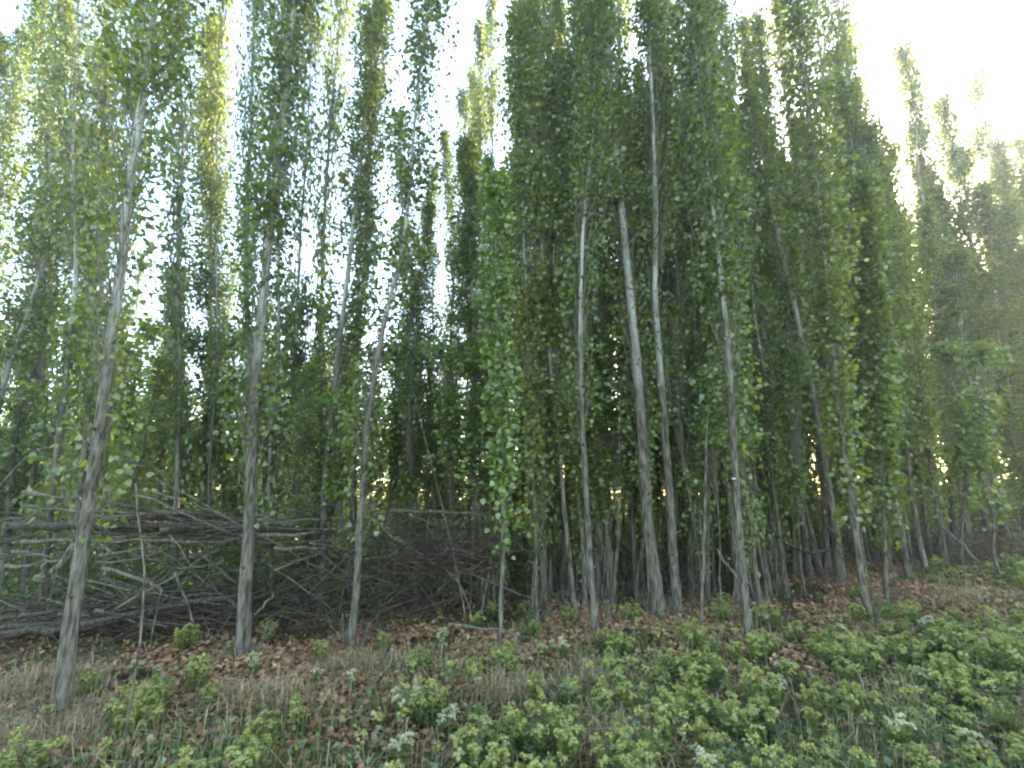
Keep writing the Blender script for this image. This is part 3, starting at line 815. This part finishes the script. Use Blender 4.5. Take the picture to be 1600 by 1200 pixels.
# smaller sticks of the pile, countable but alike
def sticks(n, region, group, label, seed, flat):
    rr = random.Random(seed); made = []
    for i in range(n):
        x, y, d = rr.uniform(*region[0]), rr.uniform(*region[1]), rr.uniform(*region[2])
        L = rr.uniform(90, 330) if flat else rr.uniform(60, 190); a = rr.gauss(0, .22) if flat else rr.uniform(-1.3, 1.3)
        dx, dy = L * math.cos(a), L * math.sin(a)
        pts = [(x - dx / 2, y - dy / 2, d + rr.uniform(-.3, .3)), (x + rr.uniform(-9, 9), y + rr.uniform(-9, 9), d), (x + dx / 2, y + dy / 2, d + rr.uniform(-.3, .3))]
        dark = rr.random() < .6
        tilt = 'level' if abs(dy) < .16 * abs(dx) else 'steep' if abs(dy) > 1.2 * abs(dx) else 'slanting, right end lower' if dy > 0 else 'slanting, right end higher'
        size = 'long' if L > 170 else 'short' if L < 110 else 'medium'
        made.append(log('dead_branch', pts, rr.uniform(.7, 2.1), f"{size} {'dark' if dark else 'paler'} stick {tilt}, {label}", M_DEAD if dark else M_STICK, group, seed=i, sides=5))
    single_out(made)
sticks(54, ((-20, 350), (925, 990), (5.8, 6.5)), 'sticks heaped low in the brush pile', 'low in the brush pile', 31, True)
sticks(40, ((-20, 500), (795, 870), (6.1, 6.9)), 'sticks lying along the brush pile top', 'on top of the brush pile', 32, True)
sticks(46, ((410, 760), (840, 960), (6.3, 7.2)), 'sticks tangled right of the fissured trunk', 'in the shaded tangle right', 33, False)
sticks(22, ((190, 380), (860, 1000), (5.7, 6.4)), 'slanting sticks in the brush pile', 'propped inside the brush pile', 34, False)

def twig_tangle():
    rng = np.random.default_rng(77)
    mb = MB()
    def heap(n, cx, cy, cz, sx, sy, sz, L, up=0.0):
        c = np.stack([rng.normal(cx, sx, n), rng.normal(cy, sy, n), np.abs(rng.normal(0, sz, n)) + cz], -1)
        d = unit(rng.normal(size=(n, 3)) * np.array([1, .6, .45 + up]))
        ln = rng.uniform(.4, 1, n)[:, None] * L
        b = rng.normal(size=(n, 3)) * .08
        P = np.stack([c - d * ln / 2, c + b, c + d * ln / 2 + b * .4], 1)
        P[..., 2] = np.maximum(P[..., 2] + np.maximum(0, ground_z(c[:, 0], c[:, 1]))[:, None], .01)
        tubes(mb, P, np.stack([np.full(n, .006), np.full(n, .005), np.full(n, .002)], 1) * rng.uniform(.6, 1.4, n)[:, None], 3, .5)
    heap(260, -1.3, 6.9, .0, .7, .35, .75, .8)           # reddish tangle
    heap(420, -.9, 6.5, .75, .42, .25, .28, .65)
    heap(420, -3.6, 6.5, .0, 1.3, .35, .5, 1.0)          # under the logs
    heap(60, -4.2, 6.4, 1.15, 1.2, .2, .12, .9)
    heap(120, -5.4, 6.0, .0, 1.0, .4, .3, .9)
    heap(400, 2.0, 8.4, .0, 2.2, .5, .4, .9, .4)
    heap(300, 8.4, 9.6, .0, 1.0, .6, .3, .9)
    tag(mb.build('twig_tangle', M_DEAD), 'dense tangle of dead twigs filling the brush pile', kind='stuff')
twig_tangle()

# low dead shoots: bare thin stems standing inside the grove edge
def dead_shoots():
    rr = random.Random(91)
    shoots = []
    for i in range(52):
        x = rr.uniform(-1.2, 8); y = float(front_y(x)) + rr.uniform(-.1, 2.2)
        b = np.array([x, y, float(ground_z(x, y)) - .02])
        H = rr.uniform(1.2, 3.6)
        rng = np.random.default_rng(900 + i)
        k = 8
        t = np.linspace(0, 1, k)
        P = np.stack([t * rr.gauss(0, .12) * H + .03 * np.sin(t * 5 + i), t * rr.gauss(0, .1) * H, t * H], -1)
        mb = MB(); tubes(mb, P, rr.uniform(.006, .013) * (1 - .75 * t), 5, .5)
        o = mb.build('bare_shoot', M_STICK, smooth=True)
        o.location = b
        px, _ = project(b)
        tag(o, f'bare thin shoot standing in shade near {near_phrase(px)}', 'shoot', 'bare shoots at the grove edge')
        shoots.append(o)
    single_out(shoots)
dead_shoots()

# ------------------------------------------------------------------ weeds
def head_mesh(seed, mat, r):
    rng = np.random.default_rng(seed)
    mb = MB(); n = 120
    d = unit(rng.normal(size=(n, 3))); d[:, 2] = np.abs(d[:, 2]) * .9 - .15
    P = d * r * np.array([1, 1, .85]) * rng.uniform(.75, 1.08, (n, 1))
    # a few lobes: the head is a cluster of small umbels
    lob = unit(rng.normal(size=(6, 3))); lob[:, 2] = np.abs(lob[:, 2])
    near = np.argmax(d @ lob.T, 1)
    P = d * r * .46 * rng.uniform(.9, 1.15, (n, 1)) + lob[near] * r * .66
    ico = np.array([[0, 0, 1], [.9, 0, .45], [.28, .85, .45], [-.72, .53, .45], [-.72, -.53, .45], [.28, -.85, .45], [0, 0, -.6]])
    fi = np.array([[0, 1 + i, 1 + (i + 1) % 5] for i in range(5)] + [[6, 1 + (i + 1) % 5, 1 + i] for i in range(5)])
    for L in np.vstack([lob, [[0, 0, .3]]]):
        mb.add(ico * r * .46 + L * r * .66, fi, float(np.clip(.42 + .15 * rng.normal(), 0, 1)))
    leaves(mb, P - d * .006, unit(rng.normal(size=(n, 3))) + d * .3, rng.uniform(.007, .013, n), rng, .55 + .25 * rng.normal(size=n), LEAF_KITE * np.array([1.3, 1, 1]), normal=d)
    return mb.mesh('flower_head', mat)

def weed_meshes(seed, heads, h, spread):
    rng = np.random.default_rng(seed)
    mb = MB(); tips = []
    for i in range(heads):
        a = rng.uniform(0, 6.28); r = spread * math.sqrt(rng.uniform(0, 1))
        hh = h * rng.uniform(.62, 1.05) * (1 - .32 * (r / spread))
        b = np.array([math.cos(a), math.sin(a), 0]) * r * .45
        tip = np.array([math.cos(a), math.sin(a), 0]) * r + np.array([0, 0, hh])
        t = np.linspace(0, 1, 5)[:, None]
        P = b + (tip - b) * t + np.array([math.cos(a), math.sin(a), 0]) * .03 * np.sin(t * 3.14)
        tubes(mb, P, np.linspace(.004, .0025, 5), 4, .4)
        n = 24
        tt = rng.uniform(.05, .95, n)
        Q = b + (tip - b) * tt[:, None]
        aa = rng.uniform(0, 6.28, n)
        out = np.stack([np.cos(aa), np.sin(aa), rng.uniform(.1, .9, n)], -1)
        leaves(mb, Q, out, rng.uniform(.045, .08, n) * (1.15 - .65 * tt), rng, (.2 + .75 * tt) + rng.normal(size=n) * .1, LEAF_NARROW * np.array([1.35, 1, 1]), normal=np.tile([0, 0, 1.0], (n, 1)))
        tips.append(tip)
    return mb.mesh('stems', M_WEED), tips

HEADS = {c: [head_mesh(20 + i, m, rr_) for i, rr_ in enumerate((.032, .040, .036, .045))] for c, m in (('white', M_WHITE), ('yellow', M_BUD))}
WEED = {}
def weed_proto(c, v):
    if (c, v) in WEED: return copy_tree(WEED[(c, v)])
    rr = random.Random(v * 13 + 5)
    nh = (7, 10, 13, 18, 5)[v]
    me, tips = weed_meshes(500 + v, nh, (.26, .31, .34, .38, .22)[v], (.075, .105, .13, .165, .055)[v])
    o = bpy.data.objects.new('weed_plant', None); o.empty_display_size = .1
    COL.objects.link(o)
    put('stems', me, o)
    for i, t in enumerate(tips if c != 'green' else []):
        hd = put('flower_head', HEADS[c][(i + v) % 4], o)
        hd.location = t
        hd.rotation_euler = (rr.gauss(0, .25), rr.gauss(0, .25), rr.uniform(0, 6))
    WEED[(c, v)] = o
    return o

WEEDS = []
MOUND = on_ground(1480, 940)                               # bare patch of dead leaves and twigs to the right
def weed(x, y, c, v, s):
    o = weed_proto(c, v)
    if c == 'white': s *= .82
    z = float(ground_z(x, y))
    o.location = (x, y, z - .01)
    o.rotation_euler = (0, 0, rnd.uniform(0, 6.28))
    o.scale = (s, s, s * rnd.uniform(.9, 1.1))
    WEEDS.append((o, x, y, c, v))

for px, py, c, v, s in [(213, 1060, 'white', 1, .8), (243, 1066, 'white', 4, .9), (302, 1085, 'yellow', 2, 1.0), (238, 1125, 'yellow', 2, 1.0), (200, 1150, 'yellow', 3, .9), (395, 1060, 'white', 2, .8),
                        (490, 1075, 'white', 4, 1.0), (552, 1078, 'white', 4, .9), (500, 1040, 'yellow', 1, .9), (640, 1130, 'white', 3, 1.0), (672, 1140, 'yellow', 2, 1.0), (700, 1150, 'white', 1, .9),
                        (628, 1195, 'white', 1, .9), (600, 1020, 'yellow', 1, .8), (655, 1060, 'yellow', 2, .9), (690, 1010, 'white', 1, .8), (875, 1035, 'white', 2, .9), (848, 1030, 'white', 4, .9),
                        (800, 1065, 'yellow', 1, .9), (740, 1070, 'yellow', 1, .8), (975, 1030, 'yellow', 2, .9), (965, 1070, 'yellow', 1, .9), (985, 1060, 'white', 4, .8), (1068, 1110, 'white', 4, 1.0),
                        (1085, 1100, 'yellow', 2, 1.0), (1030, 1090, 'yellow', 1, .9), (1190, 1120, 'yellow', 2, 1.0), (1225, 1060, 'white', 1, .8), (1215, 1100, 'white', 1, .9), (1320, 1000, 'white', 4, 1.0),
                        (1345, 1060, 'yellow', 3, 1.1), (1385, 1030, 'white', 1, .9), (1420, 1045, 'yellow', 3, 1.0), (1450, 1080, 'white', 1, .9), (1490, 1030, 'yellow', 3, 1.0), (1410, 1175, 'white', 2, .9),
                        (1530, 1190, 'white', 1, .9), (840, 1190, 'yellow', 3, 1.0), (745, 1225, 'yellow', 3, 1.0), (1050, 1160, 'yellow', 2, 1.0), (1110, 1230, 'white', 1, .9), (1500, 1090, 'yellow', 3, 1.0),
                        (1570, 1060, 'yellow', 3, 1.1), (1430, 980, 'yellow', 2, 1.0), (940, 1130, 'yellow', 1, .8), (1280, 1130, 'yellow', 2, .9), (1330, 1130, 'yellow', 1, 1.0), (770, 970, 'yellow', 1, .9), (1130, 975, 'yellow', 2, .9), (1200, 985, 'yellow', 3, 1.0)]:
    p = on_ground(px, py)
    weed(p[0], p[1], c, v, s)

def weed_density(x, y):
    e = front_y(x) - y                       # metres in front of the grove edge
    d = .05 + .14 * (e > .9) + (.30 if x > .3 else 0) * (e > 1.3) + (.5 if x > 1.8 else 0) * (e > .9)
    if x > 5 and e > 0: d += .3
    if x < -.6: d *= .45
    n = math.sin(x * 1.9 + 1) * math.sin(y * 2.3) + .5 * math.sin(x * 4.1 - y * 3.3)
    return d * (1 + .8 * n)
tries = 0
while len(WEEDS) < 290 and tries < 40000:
    tries += 1
    y = 2.6 + 11.5 * rnd.random() ** 1.5
    x = rnd.uniform(-1.15, 1.2) * y
    if y > front_y(x) + 1.2: continue
    if rnd.random() > weed_density(x, y): continue
    if math.hypot((x - MOUND[0]) / 1.5, (y - MOUND[1]) / .8) < 1: continue
    if any((w[1] - x) ** 2 + (w[2] - y) ** 2 < .035 for w in WEEDS): continue
    weed(x, y, rnd.choices(('white', 'yellow', 'green'), (.07, .63, .30))[0], rnd.choice((0, 1, 1, 2, 2, 3, 4)), rnd.uniform(.6, 1.0))

for o, x, y, c, v in WEEDS:
    px, py = project((x, y, .2))
    h = min(HERO, key=lambda h_: (h_[2][0] - x) ** 2 + (h_[2][1] - y) ** 2)
    dx, dy = x - h[2][0], y - h[2][1]
    far = math.hypot(dx, dy)
    where = ('at the foot of' if far < .5 else ('right of' if dx > 0 else 'left of') if abs(dx) > abs(dy) * 1.3 else 'in front of' if dy < 0 else 'behind')
    if far > 2.2: where = 'well ' + where if where != 'behind' else 'far behind'
    size = {0: 'small', 1: 'mid-sized', 2: 'broad', 3: 'big bushy', 4: 'little'}[v]
    o['label'] = f"{size} {dict(white='white-flowered', yellow='yellow-green', green='flowerless green')[c]} weed {where} {h[1]}"
    o['category'] = 'weed'
    o['group'] = dict(white='white-flowered weeds on the grove edge', yellow='yellow-green weeds on the grove edge', green='flowerless green weeds on the grove edge')[c]

single_out([w[0] for w in WEEDS])

# ------------------------------------------------------------------ ground cover (nobody could count it)
def scatter(rng, n, ymin, ymax, dens):
    y = ymin + (ymax - ymin) * rng.uniform(0, 1, n) ** 1.5
    x = rng.uniform(-1.25, 1.25, n) * y
    k = rng.uniform(0, 1, n) < dens(x, y)
    return x[k], y[k]

def patch(x, y, a, b):
    return np.sin(x * a + 1.3) * np.sin(y * a * 1.2 + .4) + .6 * np.sin(x * b - y * b * .7 + 2)

def litter():
    rng = np.random.default_rng(3)
    def dens(x, y):
        e = front_y(x) - y
        d = np.where(e < 2.2, .95, .35) * np.where((e < .9) | (x < -.5), 1, .55)
        return np.clip(d * (1 + .35 * patch(x, y, 1.6, 3.7)), .05, 1)
    x, y = scatter(rng, 42000, 2.6, 13, dens)
    n = len(x)
    P = np.stack([x, y, ground_z(x, y) + rng.uniform(.004, .05, n)], -1)
    tip = np.stack([rng.normal(size=n), rng.normal(size=n), rng.normal(size=n) * .35], -1)
    mb = MB()
    leaves(mb, P, tip, rng.uniform(.03, .06, n), rng, rng.beta(2.2, 2.6, n), LEAF_BROAD * np.array([1, 1, 3.0]), normal=np.tile([0, 0, 1.3], (n, 1)))
    # thick drifts of reddish leaves along the foot of the trees
    n = 44000
    x = rng.uniform(-4, 8, n); y = front_y(x) - rng.normal(.25, .75, n)
    k = patch(x, y, 2.1, 3.3) > -.5
    x, y = np.concatenate([x[k], rng.normal(MOUND[0], .8, 5000)]), np.concatenate([y[k], rng.normal(MOUND[1], .45, 5000)]); n = len(x)
    P = np.stack([x, y, ground_z(x, y) + rng.uniform(.01, .07, n)], -1)
    tip = np.stack([rng.normal(size=n), rng.normal(size=n), rng.normal(size=n) * .5], -1)
    leaves(mb, P, tip, rng.uniform(.032, .068, n), rng, rng.beta(2.4, 2.2, n), LEAF_BROAD * np.array([1, 1, 3.0]), normal=np.tile([0, -.2, 1.1], (n, 1)))
    tag(mb.build('leaf_litter', M_LITTER), 'brown dead leaves strewn over the ground along the grove edge', kind='stuff')
litter()

def blades(mb, x, y, rng, L, wid, tint, lean=.5):
    n = len(x)
    b = np.stack([x, y, ground_z(x, y) - .005], -1)
    a = rng.uniform(0, 6.28, n)
    side = np.stack([np.cos(a + 1.57), np.sin(a + 1.57), np.zeros(n)], -1) * wid[:, None]
    ln = np.abs(rng.normal(0, lean, n))
    o = np.stack([np.cos(a), np.sin(a), np.zeros(n)], -1)
    m = b + (o * (ln * .35)[:, None] + np.array([0, 0, .6])) * L[:, None]
    t = b + (o * (ln * 1.1)[:, None] + np.array([0, 0, 1.0]) * (1 - .45 * np.minimum(1, ln))[:, None]) * L[:, None]
    V = np.stack([b - side, b + side, m + side * .7, t, m - side * .7], 1)
    f = (np.array([[0, 1, 2, 4]])[None] + (np.arange(n) * 5)[:, None, None]).reshape(-1, 4)
    f3 = (np.array([[4, 2, 3]])[None] + (np.arange(n) * 5)[:, None, None]).reshape(-1, 3)
    n0 = mb.n
    mb.add(V, f, np.repeat(np.clip(tint, 0, 1), 5))
    mb.f.append((f3 + n0).astype(np.int32))

def grasses():
    rng = np.random.default_rng(8)
    mb = MB()
    x, y = scatter(rng, 60000, 2.5, 14, lambda x, y: np.clip(np.where(front_y(x) - y > .3, .45, .12) * np.where(x > .4, 1.3, .7) * (1 + .9 * patch(x, y, 1.3, 3.1)), .02, 1))
    blades(mb, x, y, rng, rng.uniform(.07, .22, len(x)), rng.uniform(.0025, .0055, len(x)), .45 + .3 * rng.normal(size=len(x)), .55)
    tag(mb.build('green_grass', M_GRASS), 'short green grass between the weeds', kind='stuff')
    mb = MB()
    x, y = scatter(rng, 30000, 2.5, 12, lambda x, y: np.clip(np.where(front_y(x) - y > -.2, np.where(x > .2, .5, .22), .05) * (1 + 1.1 * patch(x, y, 1.9, 4.3)), .0, 1))
    xs, ys = [x], [y]
    for px, py, r, n in [(548, 1050, .22, 900), (60, 1080, .45, 900), (30, 1180, .4, 900), (410, 1100, .35, 800), (790, 1090, .3, 700), (980, 1160, .3, 600), (640, 1050, .3, 500), (110, 1160, .3, 900), (1500, 935, .5, 900), (930, 1080, .35, 600)]:
        p = on_ground(px, py)
        xs.append(rng.normal(p[0], r * .55, n)); ys.append(rng.normal(p[1], r * .45, n))
    for _, _, b in HERO:
        xs.append(rng.normal(b[0], .13, 70)); ys.append(rng.normal(b[1] - .04, .12, 70))
    x, y = np.concatenate(xs), np.concatenate(ys)
    blades(mb, x, y, rng, rng.uniform(.08, .26, len(x)), rng.uniform(.0018, .004, len(x)), rng.uniform(0, 1, len(x)), 1.5)
    tag(mb.build('dry_grass', M_STRAW), 'dry straw-coloured grass lying among the weeds', kind='stuff')
    # small flowering weeds too many to tell apart, carpeting the open ground to the right
    mb = MB(); m3 = MB()
    cx, cy = scatter(rng, 2600, 2.6, 13, lambda x, y: np.clip(np.where(front_y(x) - y > .8, .55, .02) * np.where(x > .6, 1.1, .22) * (np.hypot((x - MOUND[0]) / 1.5, (y - MOUND[1]) / .8) > 1) * (1 + .8 * patch(x, y, 1.5, 3.4)), 0, 1))
    for x0, y0 in zip(cx, cy):
        hgt = rng.uniform(.10, .24); g0 = float(ground_z(x0, y0))
        n = 40
        d = unit(rng.normal(size=(n, 3))); d[:, 2] = np.abs(d[:, 2])
        leaves(mb, np.array([x0, y0, g0 + hgt]) + d * np.array([.030, .030, .026]) * rng.uniform(.5, 1.3, (n, 1)), d + rng.normal(size=(n, 3)) * .5, rng.uniform(.009, .017, n), rng, .35 + .3 * rng.uniform() + .2 * rng.normal(size=n), LEAF_KITE * np.array([1.3, 1, 1]), normal=d)
        k = 14
        q = np.stack([x0 + rng.normal(size=k) * .03, y0 + rng.normal(size=k) * .03, g0 + rng.uniform(.1, .95, k) * hgt], -1)
        leaves(m3, q, rng.normal(size=(k, 3)) * np.array([1, 1, .3]) + np.array([0, 0, .4]), rng.uniform(.03, .06, k), rng, .5 + .2 * rng.normal(size=k), LEAF_NARROW * np.array([1.5, 1, 1]))
    tag(mb.build('small_flower_heads', M_BUD), 'small yellow-green flower heads carpeting the open ground', kind='stuff')
    tag(m3.build('small_weed_leaves', M_WEED), 'small leaves below the carpet of flower heads', kind='stuff')
    # broad low herb leaves
    mb = MB()
    x, y = scatter(rng, 26000, 2.5, 15, lambda x, y: np.clip(np.where(front_y(x) - y > .2, .6, .3) * np.where(x > .4, 1.2, .6) * (1 + .9 * patch(x, y, 1.3, 3.1)), .02, 1))
    n = len(x)
    P = np.stack([x, y, ground_z(x, y) + rng.uniform(.01, .14, n)], -1)
    leaves(mb, P, rng.normal(size=(n, 3)) * np.array([1, 1, .4]) + np.array([0, 0, .35]), rng.uniform(.03, .065, n), rng, .45 + .25 * rng.normal(size=n), LEAF_NARROW * np.array([1.8, 1, 1]), normal=np.tile([0, 0, 1.0], (n, 1)))
    tag(mb.build('ground_cover', M_WEED), 'low green herb leaves covering the ground between the weeds', kind='stuff')
grasses()

# ------------------------------------------------------------------ thin haze volume added to imitate a lens-flare veil
def haze():
    m, t, out = new_mat('haze')
    v = N(t, 'ShaderNodeVolumePrincipled')
    v.inputs['Color'].default_value = (.93, .97, 1.0, 1)
    v.inputs['Density'].default_value = HAZE
    v.inputs['Anisotropy'].default_value = .80
    t.links.new(v.outputs[0], out.inputs['Volume'])
    c = np.array([[x, y, z] for x in (-70, 75) for y in (-20, 60) for z in (-1.2, 17.5)])
    mb = MB(); mb.add(c, [[0, 1, 3, 2], [4, 6, 7, 5], [0, 4, 5, 1], [2, 3, 7, 6], [0, 2, 6, 4], [1, 5, 7, 3]])
    tag(mb.build('haze', m), 'thin pale haze volume added over the trees as a lens-flare veil', kind='stuff')
HAZE = 0.0032
haze()
